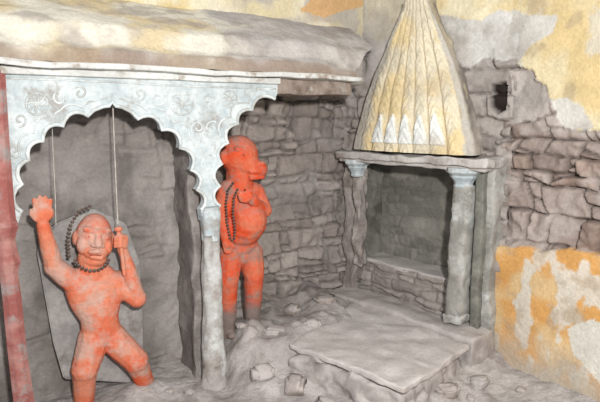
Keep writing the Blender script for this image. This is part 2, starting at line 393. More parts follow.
def fn_B(A, Z):
    h, rid, rid2, e = rubble(A, Z, 23, .12, .21)
    w = fbm(A, Z, 0, 7, 5, 233); w2 = fbm(A, Z, 5, 7, 5, 234)
    aw, zw = A+.035*w, Z+.035*w2
    up = inpoly(aw, zw, pl_up); lo = inpoly(aw, zw, pl_lo); wh = inpoly(aw, zw, pl_white) | inpoly(aw, zw, pl_w2); l2 = inpoly(aw, zw, pl_l2); gg = inpoly(aw, zw, pl_g)
    sm = sst(.0, .3, fbm(A, Z, 8, 5, 4, 236))
    b = .05-.065*h*(1-.45*sm)-.025*sm-.02*fbm(A, Z, 0, 10, 4, 212)
    b = np.where(up, -.010-.008*fbm(A, Z, 0, 5, 4, 213), b); b = np.where(lo, -.05-.012*fbm(A, Z, 0, 4, 4, 214), b)
    b = np.where(gg, .0-.02*fbm(A, Z, 0, 9, 4, 217), b)
    st = mixc(C((130, 116, 108)), C((168, 155, 147)), rid2); st = mixc(st, C((150, 126, 112)), sst(.6, .9, rid)*.5)
    st = mixc(C((70, 62, 57)), st, .12+.88*e)
    st = mixc(st, C((176, 167, 160)), sm*.6)
    q = fbm(A, Z, 0, 4, 5, 241)
    upc = mixc(C((206, 184, 136)), C((212, 199, 164)), sst(-.35, .2, q)); upc = mixc(upc, C((174, 157, 126)), sst(.12, .42, fbm(A, Z, 0, 8, 5, 242))*.7)
    upc = mixc(upc, C((200, 196, 184)), sst(.18, .32, fbm(A, Z, 6, 4, 5, 248))*.7)
    upc = np.where(wh[..., None], mixc(C((202, 199, 190)), C((182, 177, 169)), sst(-.2, .3, q)), upc)
    loc = mixc(C((204, 154, 92)), C((208, 178, 132)), sst(-.15, .3, fbm(A, Z*1.4, 0, 4.5, 5, 243)))
    loc = mixc(loc, C((206, 202, 190)), sst(.08, .2, fbm(A*1.5, Z, 0, 6, 5, 244)+.18*sst(.55, .75, Z))*.85)
    loc = mixc(loc, C((174, 156, 132)), sst(.12, .42, fbm(A, Z, 9, 10, 5, 246))*.6)
    loc = mixc(loc, C((182, 172, 156)), 1-sst(.0, .35, Z+.15*w)); 
    loc = np.where(l2[..., None], C((206, 202, 190)), loc)
    c = st; c = np.where(gg[..., None], mixc(C((154, 147, 141)), C((178, 170, 163)), sst(-.2, .2, w)), c)
    c = np.where(up[..., None], upc, c); c = np.where(lo[..., None], loc, c)
    return b, c
wB = grid('wall_front', B, -.03, 2.6, -.05, 3.0, .010, fn_B, M_wall)
wB['kind'] = 'structure'; wB['label'] = 'wall of exposed rubble masonry between patches of peeling yellow plaster'

# ------------------------------------------------------------ arcade
arc = empty('arcade', F.P(0, 0, 0)); arc_k = []
top(arc, 'white-painted arcade with cusped arches, carved spandrels and dirty projecting ledge', 'archway')
def lobes(tips, bul, n=9, apex=None):
    out = []
    for i in range(len(tips)-1):
        p, q = Vector(tips[i]), Vector(tips[i+1]); d = q-p; m = Vector((d.y, -d.x))
        for k in range(n):
            t = k/n; out.append(tuple(p+d*t+m*(bul*math.sin(math.pi*t)**.7)))
    out.append(tuple(tips[-1])); return out
tL = [(22, 212), (22, 184), (29, 160), (43, 141), (63, 126), (88, 116)]
tR = [(138, 119), (162, 130), (180, 148), (191, 170), (197, 190), (201, 210)]
apx = [(88, 116), (94, 110), (103, 106.5), (109, 106), (112, 102), (116, 106), (122, 107), (132, 112), (138, 119)]
e1 = lobes(tL, .32)+apx[1:-1]+lobes(tR, .32)
t2 = [(220, 206), (220, 186), (222, 164), (228, 143), (238, 124), (252, 110), (275, 99)]
e2 = lobes(t2, .32)
edge = [(14, 235)]+e1+[(203, 222), (217, 222)]+e2+[(278, 92), (278, 84)]
topE = [(278, 75), (200, 72), (100, 67), (2, 66)]
outline = [(2, 66), (4, 150), (8, 232)]+edge+topE[:-1]
pts = [F.px(x, y, 0) for x, y in outline]
bm = bmesh.new()
vf = [bm.verts.new(F.P(a, 0, z)) for a, z in pts]; fbot = bm.faces.new(vf)
r = bmesh.ops.extrude_face_region(bm, geom=[fbot])
for g in r['geom']:
    if isinstance(g, bmesh.types.BMVert): g.co += F.ey*.07
bmesh.ops.triangulate(bm, faces=list(bm.faces))
arc_k.append(bm_obj('arch_panel', bm, M_white))
def onF(pts, b=0.0): return [F.P(*(lambda q: (q[0], b, q[1]))(F.px(x, y, 0))) for x, y in pts]
arc_k.append(tube('arch_molding', onF(e1), .010, M_relief)); arc_k.append(tube('arch_molding', onF(e2), .010, M_relief))
in1 = [(x+(-9 if x < 100 else 9 if x > 125 else 0)*(1 if y > 118 else .6), y-8 if y < 150 else y-4) for x, y in e1]
in2 = [(x-7 if y > 110 else x-3, y-7) for x, y in e2]
arc_k.append(tube('inner_molding', onF([p for p in in1 if 10 < p[0] < 206]), .005, M_relief))
arc_k.append(tube('inner_molding', onF([p for p in in2 if p[1] > 84 and p[0] > 214]), .005, M_relief))
def spiral(cx, cy, r0, r1, turns, sgn=1, ph=0):
    return [(cx+(r0+(r1-r0)*t/24)*math.cos(ph+sgn*turns*2*math.pi*t/24), cy+(r0+(r1-r0)*t/24)*math.sin(ph+sgn*turns*2*math.pi*t/24)) for t in range(25)]
def rosette(cx, cy, r):
    rel = [onF([(cx+r*math.cos(t*math.pi/10), cy+r*math.sin(t*math.pi/10)) for t in range(21)])]
    for k in range(8):
        t = k*math.pi/4
        rel.append(onF([(cx, cy), (cx+r*.5*math.cos(t+.3), cy+r*.5*math.sin(t+.3)), (cx+r*.98*math.cos(t), cy+r*.98*math.sin(t))]))
    arc_k.append(tube('rosette', rel, .005, M_relief))
rosette(182, 104, 11); rosette(37, 104, 11); rosette(229, 99, 8)
for cx, cy, s in ((60, 98, 1), (80, 93, -1), (158, 99, -1), (140, 94, 1), (20, 120, 1), (198, 128, -1), (14, 150, -1), (210, 160, -1), (250, 92, 1), (208, 100, 1), (212, 128, 1)):
    arc_k.append(tube('scroll_relief', onF(spiral(cx, cy, 1.5, 7, 1.1, s, cx)), .005, M_relief))
arc_k.append(tube('frieze_line', onF([(6, 78), (60, 80), (112, 82), (160, 85), (206, 87), (250, 88), (276, 89)]), .005, M_relief))
arc_k.append(fbox('bare_lintel', F, F.px(277, 90)[0], F.px(352, 90)[0], .0, .14, F.px(310, 95)[1], F.px(310, 77)[1], M_lintel, amp=.012, bev=.01, cuts=28, seed=19, f=9))
def pillar(prof_px, name, mat, b=.02, n=8, am=.009, sq=0):
    V = []; faces = []; rings = []
    for y, hw, cx in prof_px:
        a, z = F.px(cx, y, b); s = F.sc(cx, y, b); rings.append((a, z, hw*s*1.12))
    for a, z, rr in rings:
        for i in range(n):
            t = 2*math.pi*(i+.5)/n
            w_ = am*float(fbm(np.array([a+.2*math.cos(t)]), np.array([.2*math.sin(t)]), np.array([z]), 6, 4, 3)[0])
            f_ = 1.0 if not sq else 1.0/(abs(math.cos(t))**5+abs(math.sin(t))**5)**(.2)
            V.append(F.P(a+(rr*f_+w_)*math.cos(t), b+(rr*f_+w_)*.9*math.sin(t), z))
    for j in range(len(rings)-1):
        for i in range(n): faces.append((j*n+i, j*n+(i+1) % n, (j+1)*n+(i+1) % n, (j+1)*n+i))
    faces.append(tuple(range(n))); faces.append(tuple((len(rings)-1)*n+i for i in range(n-1, -1, -1)))
    return mesh_obj(name, V, faces, mat, None, n > 8)
M_pil = mat_two('worn_white_pillar', (168, 166, 162), (192, 193, 190), 5, .4, .6, bump=.9, bscale=24, dust=DUST, stain=(150, 142, 135), stscale=4, stlo=.45, sthi=.56)
arc_k.append(pillar([(206, 7.5, 210), (213, 8.4, 210), (222, 8.2, 210), (232, 7.6, 210.5), (240, 7.4, 210.6)], 'capital', M_white, n=20, sq=1, am=.012))
shp = [(234+i*4, 7.4+.004*i*i*.3, 210.6+i*.12) for i in range(38)]
arc_k.append(pillar(shp, 'pillar_shaft', M_pil, n=24, am=.024, sq=1))
arc_k.append(pillar([(362, 8.2, 214.6), (372, 9.3, 215), (382, 12, 215), (392, 16, 215), (404, 20, 215)], 'pillar_base', M_stone, n=20, am=.04))
arc_k.append(pillar([(70, 7, -4), (100, 7.5, -2), (140, 8, 0), (200, 9, 3), (222, 9.5, 5)], 'pillar_shaft', M_pink, b=-.01))
arc_k.append(pillar([(221, 10, 5), (226, 11.5, 5), (232, 10, 5), (240, 8, 6), (252, 9.5, 7), (262, 11.5, 8), (268, 10, 8), (274, 8, 9)], 'capital', M_pink, b=-.01))
arc_k.append(pillar([(273, 8, 9), (300, 8, 12), (350, 8, 17), (400, 8.5, 23), (440, 10, 27)], 'pillar_shaft', M_pink, b=-.01))
zl = F.px(215, 72, -.06)[1]
aR = F.px(355, 80, 0)[0]
arc_k.append(fbox('ledge', F, -2.2, aR, -.10, .10, zl-.015, zl+.014, M_ledge, amp=.010, bev=.007, cuts=80, seed=3, f=8))
arc_k.append(fbox('frieze', F, -2.2, F.px(278, 80)[0], -.035, .09, zl-.05, zl-.013, M_ledge, amp=.003, bev=.006, cuts=30, seed=5))
zr = F.px(215, 10, VB)[1]
def roof():
    A = np.arange(-2.2, aC+.12, .013); T = np.linspace(0, 1, 70); AA, TT = np.meshgrid(A, T)
    b = -.06+(VB+.02+.06)*TT**1.15
    fade = 1-sst(.7, aR, AA)
    z = zl+.010+(zr-zl-.010)*((.04+.08*fade)*sst(0, .06, TT)+.16*sst(.16, .30, TT)+(.80-.08*fade)*TT)
    end = aR-.03+.05*fbm(TT, TT*0, 0, 7, 4, 5)+(aC+.06-aR)*sst(.0, .5, TT)
    z = z+.016*fbm(AA, TT, 0, 3, 4, 3)+.010*fbm(AA, TT*.6, 0, 11, 4, 6)
    V = np.stack([F.o.x+F.ex.x*AA+F.ey.x*b, F.o.y+F.ex.y*AA+F.ey.y*b, z], -1).reshape(-1, 3); n, m = AA.shape
    q = fbm(AA, TT, 0, 2.2, 5, 88)
    c = mixc(C((164, 158, 153)), C((188, 182, 175)), sst(-.3, .3, q))
    cr = sst(-.2, .15, q*.9-.6*(AA-.05))
    c = mixc(c, mixc(C((208, 202, 186)), C((198, 182, 148)), sst(-.05, .35, fbm(AA, TT, 3, 4, 5, 90))), cr)
    c = mixc(c, C((150, 140, 132)), sst(.12, .42, fbm(AA, TT, 4, 6, 5, 89))*.6)
    c = mixc(c, C((136, 117, 101)), (1-sst(.03, .12, TT+.06*fbm(AA, TT, 4, 9, 3, 92)))*.8)
    K = AA < end
    f = [(j*m+i, j*m+i+1, (j+1)*m+i+1, (j+1)*m+i) for j in range(n-1) for i in range(m-1) if K[j, i]]
    return mesh_obj('plaster_parapet', V, f, M_wall, None, True, c)
arc_k.append(roof())
adopt(arc, arc_k)

# ------------------------------------------------------------ shrine
sh = empty('shrine', S.P(WID/2, 0, .1)); top(sh, 'small plastered wall shrine with ribbed yellow spire over a dark niche', 'shrine'); sk = []
z1 = S.px(412, 160, -.04)[1]
sk.append(fbox('shrine_ledge', S, -.05, WID+.01, -.07, .24, z1-.022, z1+.030, M_corn, amp=.015, bev=.012, cuts=60, seed=8, f=11))
sk.append(fbox('cornice_molding', S, -.03, WID-.01, -.04, .20, z1-.045, z1-.018, M_corn, amp=.006, bev=.008, cuts=40, seed=9, f=11))
zs = .25
sk.append(fbox('sill', S, -.10, WID+.02, -.11, .16, -.03, zs, M_stone, amp=.028, bev=.02, cuts=38, seed=12, f=7))
def fn_in(A, Z):
    h, rid, rid2, e = rubble(A, Z, 77, .09, .17)
    k = sst(-.3, .3, fbm(A, Z, 0, 4, 3, 6))*.6
    c = mixc(C((108, 107, 99)), C((132, 129, 121)), rid2); c = mixc(c, C((76, 73, 68)), (1-e)*.5*k)
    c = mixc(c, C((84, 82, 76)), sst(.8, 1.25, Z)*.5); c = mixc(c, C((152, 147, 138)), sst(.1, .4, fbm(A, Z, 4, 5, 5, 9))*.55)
    return .44-.018*h*k-.012*fbm(A, Z, 0, 6, 3, 16), c
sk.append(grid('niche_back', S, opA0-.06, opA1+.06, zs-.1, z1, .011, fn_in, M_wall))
sk.append(fbox('niche_side', S, opA0-.07, opA0-.01, .16, .46, .1, z1, M_green, amp=.008, cuts=14))
sk.append(fbox('niche_side', S, opA1+.0, opA1+.06, .05, .46, .1, z1, M_green, amp=.008, cuts=14))
sk.append(fbox('niche_top', S, opA0-.07, opA1+.06, .05, .46, z1-.05, z1-.01, M_green, amp=.006, cuts=8))
zst = S.px(412, 270, .2)[1]
def fn_st(A, Z):
    h, rid, rid2, e = rubble(A, Z, 31, .085, .24)
    c = mixc(C((140, 132, 126)), C((162, 154, 147)), rid2); c = mixc(c, C((104, 96, 91)), (1-e)*.5)
    return .2-.03*h-.015*fbm(A, Z, 0, 7, 4, 32), c
sk.append(grid('riser', S, opA0-.02, opA1+.02, zs-.1, zst-.01, .011, fn_st, M_wall))
sk.append(fbox('step', S, opA0-.02, opA1+.02, .19, .46, zst-.035, zst, M_slab, amp=.014, bev=.008, cuts=28))
def capital(cx, w, mat):
    a, zt = S.px(cx, 165, 0); c = S.P(a, .04, 0); cen = (c.x, c.y); w = w*S.sc(cx, 165); zt = z1-.04
    return lathe('capital', [(w*.8, zt-.12), (w*.95, zt-.11), (w*.85, zt-.095), (w*1.0, zt-.075), (w*1.35, zt-.05), (w*1.3, zt-.04), (w*1.65, zt-.025), (w*1.8, zt-.018), (w*1.8, zt+.01)], cen, 8, mat, rot=math.pi/8, fr=S), a, w, zt
cp, a, w, zt = capital(354, 7.5, M_white); sk.append(cp)
zb = S.px(356, 262, 0)[1]
sk.append(fbox('column_shaft', S, a-w*.9, a+w*.55, .05, .14, zb-.05, zt-.10, M_jamb, amp=.032, bev=.014, cuts=34, seed=31, f=8))
cp, a, w, zt = capital(461, 10.5, M_white); sk.append(cp)
zb = S.px(462, 322, 0)[1]
sk.append(fbox('column_shaft', S, a-w*.9, a+w*.9, -.015, .12, zb, zt-.11, M_col, amp=.017, bev=.026, cuts=38, seed=33, f=8))
sk.append(fbox('column_base', S, a-w*1.1, a+w*1.1, -.03, .12, zb-.03, zb+.03, M_col, amp=.02, bev=.02, cuts=24, seed=35, f=9))
sk.append(fbox('side_jamb', S, WID-.12, WID-.0, .10, .24, zs-.05, z1-.01, M_col, amp=.028, cuts=34, f=6))
sk.append(fbox('side_jamb', S, -.10, .02, .09, .24, zs-.05, z1-.01, M_jamb, amp=.04, cuts=38, f=7))
rowsP = [(150, 354, 473), (140, 355.5, 472), (125, 359, 468.5), (105, 363.5, 463), (85, 369, 457.5), (65, 376, 450.5), (45, 384, 442), (25, 391.5, 433.5), (10, 397.5, 427.5), (4, 399.5, 425), (-30, 400.5, 424)]
ysrc = np.array([r_[0] for r_ in rowsP][::-1], float); lsrc = np.array([r_[1] for r_ in rowsP][::-1], float); rsrc = np.array([r_[2] for r_ in rowsP][::-1], float)
def spire():
    NR, NC = 190, 170; NS = 16
    V = []; cols = []
    for j in range(NR):
        y = 152-(152+3)*j/(NR-1); l = np.interp(y, ysrc, lsrc); r_ = np.interp(y, ysrc, rsrc)
        al, zz = S.px(l, y, 0); ar, z2 = S.px(r_, y, 0); zz = (zz+z2)/2
        hrel = j/(NR-1); lean = .05*hrel**1.5
        T = np.linspace(0, 1, NC); AA = al+(ar-al)*T; ZZ = AA*0+zz
        nr_ = 7; TT = np.clip((T-.08)/.88, 0, .9999); ph = (TT*nr_) % 1; ctr = np.abs(ph-.5)*2
        rib = np.sqrt(np.clip(1-ctr**2, 0, 1)); edge_m = (T > .08) & (T < .96)
        wdt = (ar-al)/nr_
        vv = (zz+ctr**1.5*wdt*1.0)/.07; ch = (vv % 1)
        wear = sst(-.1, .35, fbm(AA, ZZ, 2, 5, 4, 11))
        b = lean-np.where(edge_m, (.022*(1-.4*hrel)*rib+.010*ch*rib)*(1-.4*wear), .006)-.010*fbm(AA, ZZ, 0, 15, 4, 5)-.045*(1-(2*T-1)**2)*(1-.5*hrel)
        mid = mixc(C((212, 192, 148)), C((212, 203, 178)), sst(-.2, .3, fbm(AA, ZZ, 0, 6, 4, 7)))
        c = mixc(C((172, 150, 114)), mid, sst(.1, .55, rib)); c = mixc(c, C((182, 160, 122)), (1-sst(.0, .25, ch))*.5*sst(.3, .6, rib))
        zb_ = zz-lz; 
        pw_ = np.clip(1-(zb_-.04)/.18, 0, 1)**.6*.9
        pet = (ctr < pw_) & (zb_ < .22) & (zb_ > .02) & edge_m & (np.floor(TT*nr_) > 0) & (np.floor(TT*nr_) < 6)
        c = np.where(pet[:, None], mixc(C((218, 220, 214)), C((208, 206, 197)), wear), c); b = np.where(pet, b-.018, b)
        ge = 1-sst(.06, .17, T+.07*fbm(AA, ZZ, 0, 9, 3, 9)); ge = np.maximum(ge, sst(.94, .97, T+.03*fbm(AA, ZZ, 0, 12, 3, 19)))
        c = mixc(c, C((184, 181, 173)), ge*.85)
        c = mixc(c, C((180, 170, 152)), wear*.4)
        sa = ar+np.linspace(.003, .004, NS); sb = np.linspace(.03, .26, NS)
        ns = fbm(sb, sb*0+zz, 0, 7, 4, 14); sa = sa+.034*fbm(sb, sb*0+zz, 3, 10, 5, 15)*np.linspace(.15, 1, NS)-.06*np.linspace(0, 1, NS)
        sc_c = mixc(C((140, 132, 125)), C((180, 172, 160)), sst(-.3, .25, ns)); sc_c = mixc(sc_c, C((200, 188, 160)), sst(.1, .35, fbm(sb, sb*0+zz, 6, 9, 4, 24))*.7)
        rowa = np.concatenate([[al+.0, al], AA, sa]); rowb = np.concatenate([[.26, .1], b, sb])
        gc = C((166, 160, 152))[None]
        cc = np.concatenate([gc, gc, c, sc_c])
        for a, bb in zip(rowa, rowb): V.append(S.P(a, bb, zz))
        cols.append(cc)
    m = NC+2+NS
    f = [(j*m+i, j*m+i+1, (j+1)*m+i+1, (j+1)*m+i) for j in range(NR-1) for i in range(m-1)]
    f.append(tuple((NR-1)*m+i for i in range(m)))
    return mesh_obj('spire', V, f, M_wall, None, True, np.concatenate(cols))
sk.append(spire())
adopt(sh, sk)

# ------------------------------------------------------------ slab, platform, rocks
def gz(x, y): 
    h = floor_h(np.array([[x]]), np.array([[y]]))[0]; return float(h[0, 0])
c8 = [c-Vector((0, 0, .035)) for c in cs]+cs
slab = rough_hexa('stone_slab', c8, M_slab, amp=.016, bev=.008, cuts=50, seed=5, f=8)
top(slab, 'large flat pale stone slab covered in dust before the shrine', 'slab')
def toward(c, k): return slc+(c-slc)*k
base = [toward(c, .92) for c in cs]
for i_ in (0, 1): base[i_] = base[i_]-S.ey*.02
b8 = [Vector((c.x, c.y, -.03))+((c-slc).normalized()*.05) for c in base]+[Vector((c.x, c.y, SLZ-.055)) for c in base]
plat = rough_hexa('masonry_platform', b8, M_stone, amp=.045, bev=.02, cuts=54, seed=51, f=8)
top(plat, 'low rough masonry platform carrying the pale stone slab', 'platform')
gname = 'rubble stones around the slab'
rocks = [(262, 378, .14, .11, .08, 1), (296, 384, .17, .12, .10, 2), (328, 398, .16, .12, .09, 1), (478, 378, .12, .10, .07, 1), (446, 392, .13, .10, .07, 2)]
for i, (x, y, w_, d_, h_, mm) in enumerate(rocks):
    p = hit_z(x, y, .06); g = gz(p.x, p.y)
    rock('stone', (p.x, p.y, g+h_*.1), (w_, d_, h_), M_stone if mm == 1 else M_stone2, 10+i, .5+i*.7, 'rough dusty stone lying beside the masonry platform', gname)
rocks2 = [(274, 330, .15, .12, .07), (294, 312, .14, .12, .08), (190, 392, .07, .05, .04), (170, 390, .06, .05, .03), (242, 358, .08, .06, .04), (326, 300, .15, .12, .09), (470, 398, .06, .05, .04), (520, 390, .05, .05, .03)]
for i, (x, y, w_, d_, h_) in enumerate(rocks2):
    p = hit_z(x, y, .12)
    for _ in range(14): p = hit_z(x, y, gz(p.x, p.y)+h_*.15)
    rock('stone', (p.x, p.y, gz(p.x, p.y)+h_*.08), (w_, d_, h_), M_stone2 if i % 2 else M_stone, 40+i, i*1.3, 'loose broken stone half buried in the grey dust', 'loose stones on the floor')
p = hit_z(312, 322, SLZ+.03); rock('stone', (p.x, p.y, SLZ+.02), (.11, .08, .05), M_stone, 70, 0, 'small broken stone lying on the edge of the pale slab', gname)

# ------------------------------------------------------------ statues
def ellips(bm, c, r, ax=None, seg=20):
    M = Matrix.Translation(c)@(ax.to_4x4() if ax else Matrix.Identity(4))@Matrix.Diagonal((*r, 1))
    bmesh.ops.create_uvsphere(bm, u_segments=seg, v_segments=seg//2+2, radius=1, matrix=M)
def capsule(bm, p, q, r0, r1, n=9):
    p, q = Vector(p), Vector(q); d = (q-p); k = max(4, int(d.length/(min(r0, r1)*.3)))
    for i in range(k+1):
        t = i/k; rr = r0+(r1-r0)*t
        bmesh.ops.create_icosphere(bm, subdivisions=2, radius=rr, matrix=Matrix.Translation(p+d*t))
def voxmesh(name, bm, vox, mat, smooth=4, rough=.0025):
    me = bpy.data.meshes.new(name+'_src'); bm.to_mesh(me); bm.free()
    o = bpy.data.objects.new(name, me); sc.collection.objects.link(o)
    m = o.modifiers.new('r', 'REMESH'); m.mode = 'VOXEL'; m.voxel_size = vox; m.use_smooth_shade = True
    s = o.modifiers.new('s', 'SMOOTH'); s.iterations = smooth; s.factor = .5
    dg = bpy.context.evaluated_depsgraph_get(); dg.update()
    m2 = bpy.data.meshes.new_from_object(o.evaluated_get(dg)); bpy.data.objects.remove(o)
    n = len(m2.vertices); co = np.empty(n*3); m2.vertices.foreach_get('co', co); no = np.empty(n*3); m2.vertices.foreach_get('normal', no)
    co = co.reshape(-1, 3); no = no.reshape(-1, 3)
    d = rough*1.6*fbm(co[:, 0], co[:, 1], co[:, 2], 14, 4, 7)
    co = co+no*d[:, None]; m2.vertices.foreach_set('co', co.ravel()); m2.update()
    m2.materials.clear(); m2.materials.append(mat); m2.name = name
    m2.polygons.foreach_set('use_smooth', [True]*len(m2.polygons))
    return link(bpy.data.objects.new(name, m2))
axF = Matrix((F.ex, F.ey, Vector((0, 0, 1)))).transposed()
def beads(name, pts, r, mat, label):
    bm = bmesh.new(); P = [Vector(p) for p in pts]; out = [P[0]]
    step = r*2.1; dense = []
    for i in range(len(P)-1):
        for k in range(40): dense.append(P[i].lerp(P[i+1], k/40))
    last = dense[0]
    for d in dense:
        if (d-last).length >= step: out.append(d); last = d
    for p in out: bmesh.ops.create_icosphere(bm, subdivisions=2, radius=r, matrix=Matrix.Translation(p))
    o = bm_obj(name, bm, mat, None, True); top(o, label, 'garland'); return o
# --- statue 1
b1 = .19
k = F.sc(95, 300, b1)
def Q(px, py, db=0.0): return F.W(px, py, b1+db)
TL = math.radians(6)
def QH(px, py, db=0.0):
    x, y = px-92, py-262; return Q(92+x*math.cos(TL)-y*math.sin(TL), 262+x*math.sin(TL)+y*math.cos(TL), db)
RY = Matrix.Rotation(TL, 3, 'Y'); axH = axF@RY
bm = bmesh.new()
for t in np.linspace(0, 1, 15):
    cx = 95+7*t; cy = 287+49*t
    rx = np.interp(t, [0, .25, .6, .8, 1], [28, 26, 18.5, 18.5, 21.5]); 
    ellips(bm, Q(cx, cy, -.012*math.sin(math.pi*t)), (rx*k, (15.5-1.5*t)*k, 12*k), axF)
ellips(bm, Q(85, 290, -.02), (13*k, 9*k, 9*k), axF); ellips(bm, Q(108, 289, -.02), (13*k, 9*k, 9*k), axF)
capsule(bm, Q(76, 281), Q(116, 281), 12*k, 11.5*k); capsule(bm, Q(92, 275), Q(90, 258), 12*k, 12*k)
capsule(bm, Q(80, 278), Q(90, 266), 8*k, 10*k); capsule(bm, Q(112, 278), Q(95, 266), 8*k, 10*k)
ellips(bm, QH(91, 236), (17*k, 17*k, 22.5*k), axH); ellips(bm, QH(95, 251, -.046), (11.5*k, 10.5*k, 10*k), axH)
ellips(bm, QH(94, 259, -.024), (12*k, 11*k, 7.5*k), axH)
capsule(bm, QH(82, 230, -.070), QH(94, 231.5, -.086), 2.6*k, 2.9*k); capsule(bm, QH(105, 229, -.064), QH(95, 231.5, -.086), 2.6*k, 2.9*k)
ellips(bm, QH(86.5, 237, -.068), (4.2*k, 3.6*k, 2.4*k), axH); ellips(bm, QH(102.5, 236, -.063), (3.8*k, 3.6*k, 2.4*k), axH)
capsule(bm, QH(95, 232, -.084), QH(96.5, 244, -.106), 2.3*k, 3.5*k); ellips(bm, QH(92.3, 245, -.093), (2.8*k, 2.8*k, 2.2*k), axH); ellips(bm, QH(100, 244.7, -.093), (2.6*k, 2.8*k, 2.2*k), axH)
ellips(bm, QH(81.5, 246, -.042), (6.5*k, 7*k, 9*k), axH); ellips(bm, QH(105, 245, -.042), (5.5*k, 7*k, 9*k), axH)
capsule(bm, QH(88.5, 252.4, -.094), QH(96, 250.8, -.108), 1.7*k, 2.1*k); capsule(bm, QH(103, 252.2, -.091), QH(96, 250.8, -.108), 1.7*k, 2.1*k)
capsule(bm, QH(91, 257.4, -.093), QH(101, 257.2, -.093), 2.1*k, 2.1*k)
ellips(bm, QH(73, 240, 0), (3.4*k, 5*k, 7.5*k), axH); ellips(bm, QH(109.5, 238, 0), (3.2*k, 5*k, 7.5*k), axH)
capsule(bm, Q(77, 284, 0), Q(54, 267, -.01), 12*k, 9.5*k); capsule(bm, Q(54, 267, -.01), Q(43, 225, -.05), 9*k, 6*k)
ellips(bm, Q(42.5, 213, -.06), (10*k, 4*k, 9*k), axF)
for fx, fy, tx, ty in ((35.5, 208, 34, 199.5), (40.3, 206, 39.6, 196.5), (45, 206, 45.2, 197), (49.4, 208, 50.8, 200)):
    capsule(bm, Q(fx, fy, -.06), Q((fx+tx)/2, (fy+ty)/2, -.062), 2.4*k, 2.2*k); capsule(bm, Q((fx+tx)/2, (fy+ty)/2, -.062), Q(tx, ty, -.068), 2.2*k, 1.8*k)
capsule(bm, Q(36, 219, -.06), Q(31.5, 214.5, -.07), 2.7*k, 2.2*k); capsule(bm, Q(31.5, 214.5, -.07), Q(31, 210, -.075), 2.1*k, 1.8*k)
capsule(bm, Q(116, 284, 0), Q(137, 298, -.04), 11.5*k, 10*k); capsule(bm, Q(137, 298, -.04), Q(126, 259, -.06), 9.3*k, 6*k)
capsule(bm, Q(126, 259, -.06), Q(122, 247, -.07), 5.6*k, 5*k)
ellips(bm, Q(121, 241, -.072), (7.2*k, 6*k, 6.6*k), axF)
for i in range(4):
    yy = 236.5+i*3.2
    capsule(bm, Q(126.5, yy+.5, -.09), Q(120.5, yy, -.115), 1.9*k, 1.9*k); capsule(bm, Q(120.5, yy, -.115), Q(115, yy+.5, -.092), 1.9*k, 1.6*k)
capsule(bm, Q(124, 236, -.09), Q(118, 233, -.10), 2.2*k, 1.8*k)
capsule(bm, Q(94, 338), Q(85, 369, -.04), 16*k, 13.5*k); capsule(bm, Q(85, 369, -.04), Q(84, 412, .03), 12.5*k, 9*k)
capsule(bm, Q(112, 337), Q(136, 361, -.06), 15*k, 13*k); capsule(bm, Q(136, 361, -.06), Q(149, 390, .03), 12*k, 9*k)
for c0, dx in (((84, 412, .03), -.04), ((149, 389, .03), .05)):
    h = Q(*c0); toe = h-F.ey*.07+F.ex*dx; h.z = max(h.z, .0); toe.z = -.02
    capsule(bm, h, toe, 7*k, 5*k)
    for i in range(5):
        o_ = F.ex*((i-2)*2.6*k); capsule(bm, toe+o_, toe+o_-F.ey*.03, 2.0*k, 1.7*k)
st1 = voxmesh('statue', bm, .0045, M_orange, 5, .003)
top(st1, 'vermilion-painted lunging idol with one arm raised and palm open', 'statue')
def face_bits(st, pts, r, mat, name):
    bm = bmesh.new()
    for p in pts: bmesh.ops.create_icosphere(bm, subdivisions=2, radius=r, matrix=Matrix.Translation(p))
    return bm_obj(name, bm, mat, st, True)
face_bits(st1, [QH(86.5, 237, -.0795)], 1.7*k, M_dark, 'eye'); face_bits(st1, [QH(102.5, 236, -.0745)], 1.7*k, M_dark, 'eye')
tube('mouth', [QH(89, 255.2, -.092), QH(92.5, 254.8, -.099), QH(96, 254.5, -.104), QH(99.5, 254.7, -.099), QH(102.5, 255.2, -.091)], .8*k, M_dark, st1)
beads('bead_garland', [Q(69, 256, -.02), Q(68, 240, -.03), Q(71, 224, -.03), Q(78, 212, -.03), Q(90, 206, -.03)], 1.7*k, M_bead, 'dark brown bead garland hanging beside the head of the lunging idol')
beads('bead_garland', [Q(75, 260, -.05), Q(78, 265, -.08), Q(84, 269, -.10), Q(92, 271, -.105), Q(100, 269.5, -.10), Q(106, 265, -.08), Q(109, 259, -.05)], 1.8*k, M_bead, 'dark brown bead necklace close around the neck of the lunging idol')
mc = empty('mace', Q(124, 268, -.1)); top(mc, 'short round-headed mace held upright in the fist of the idol', 'mace')
sh_ = tube('mace_shaft', [Q(118.5, 230, -.1), Q(121, 245, -.1), Q(124.5, 275, -.09)], 2.0*k, M_orange)
bmh = bmesh.new(); ellips(bmh, Q(118.5, 229, -.1), (4*k, 4*k, 3*k), axF); hd = bm_obj('mace_head', bmh, M_orange, None, True)
adopt(mc, [sh_, hd])
outl = [(64, 380), (54, 345), (46, 300), (38, 255), (42, 236), (60, 224), (95, 210), (128, 225), (141, 262), (144, 310), (143, 384)]
bm = bmesh.new(); vf = [bm.verts.new(F.W(x, y, b1+.10)) for x, y in outl]; f0 = bm.faces.new(vf)
for vv in vf: vv.co += F.ey*.05*max(0, vv.co.z)
r = bmesh.ops.extrude_face_region(bm, geom=[f0])
for g in r['geom']:
    if isinstance(g, bmesh.types.BMVert): g.co += F.ey*.045
bmesh.ops.bevel(bm, geom=[e for e in bm.edges], offset=.008, segments=2, affect='EDGES')
st = bm_obj('stone_stele', bm, M_stele, None, False); top(st, 'grey upright stone slab leaning behind the lunging idol', 'slab')

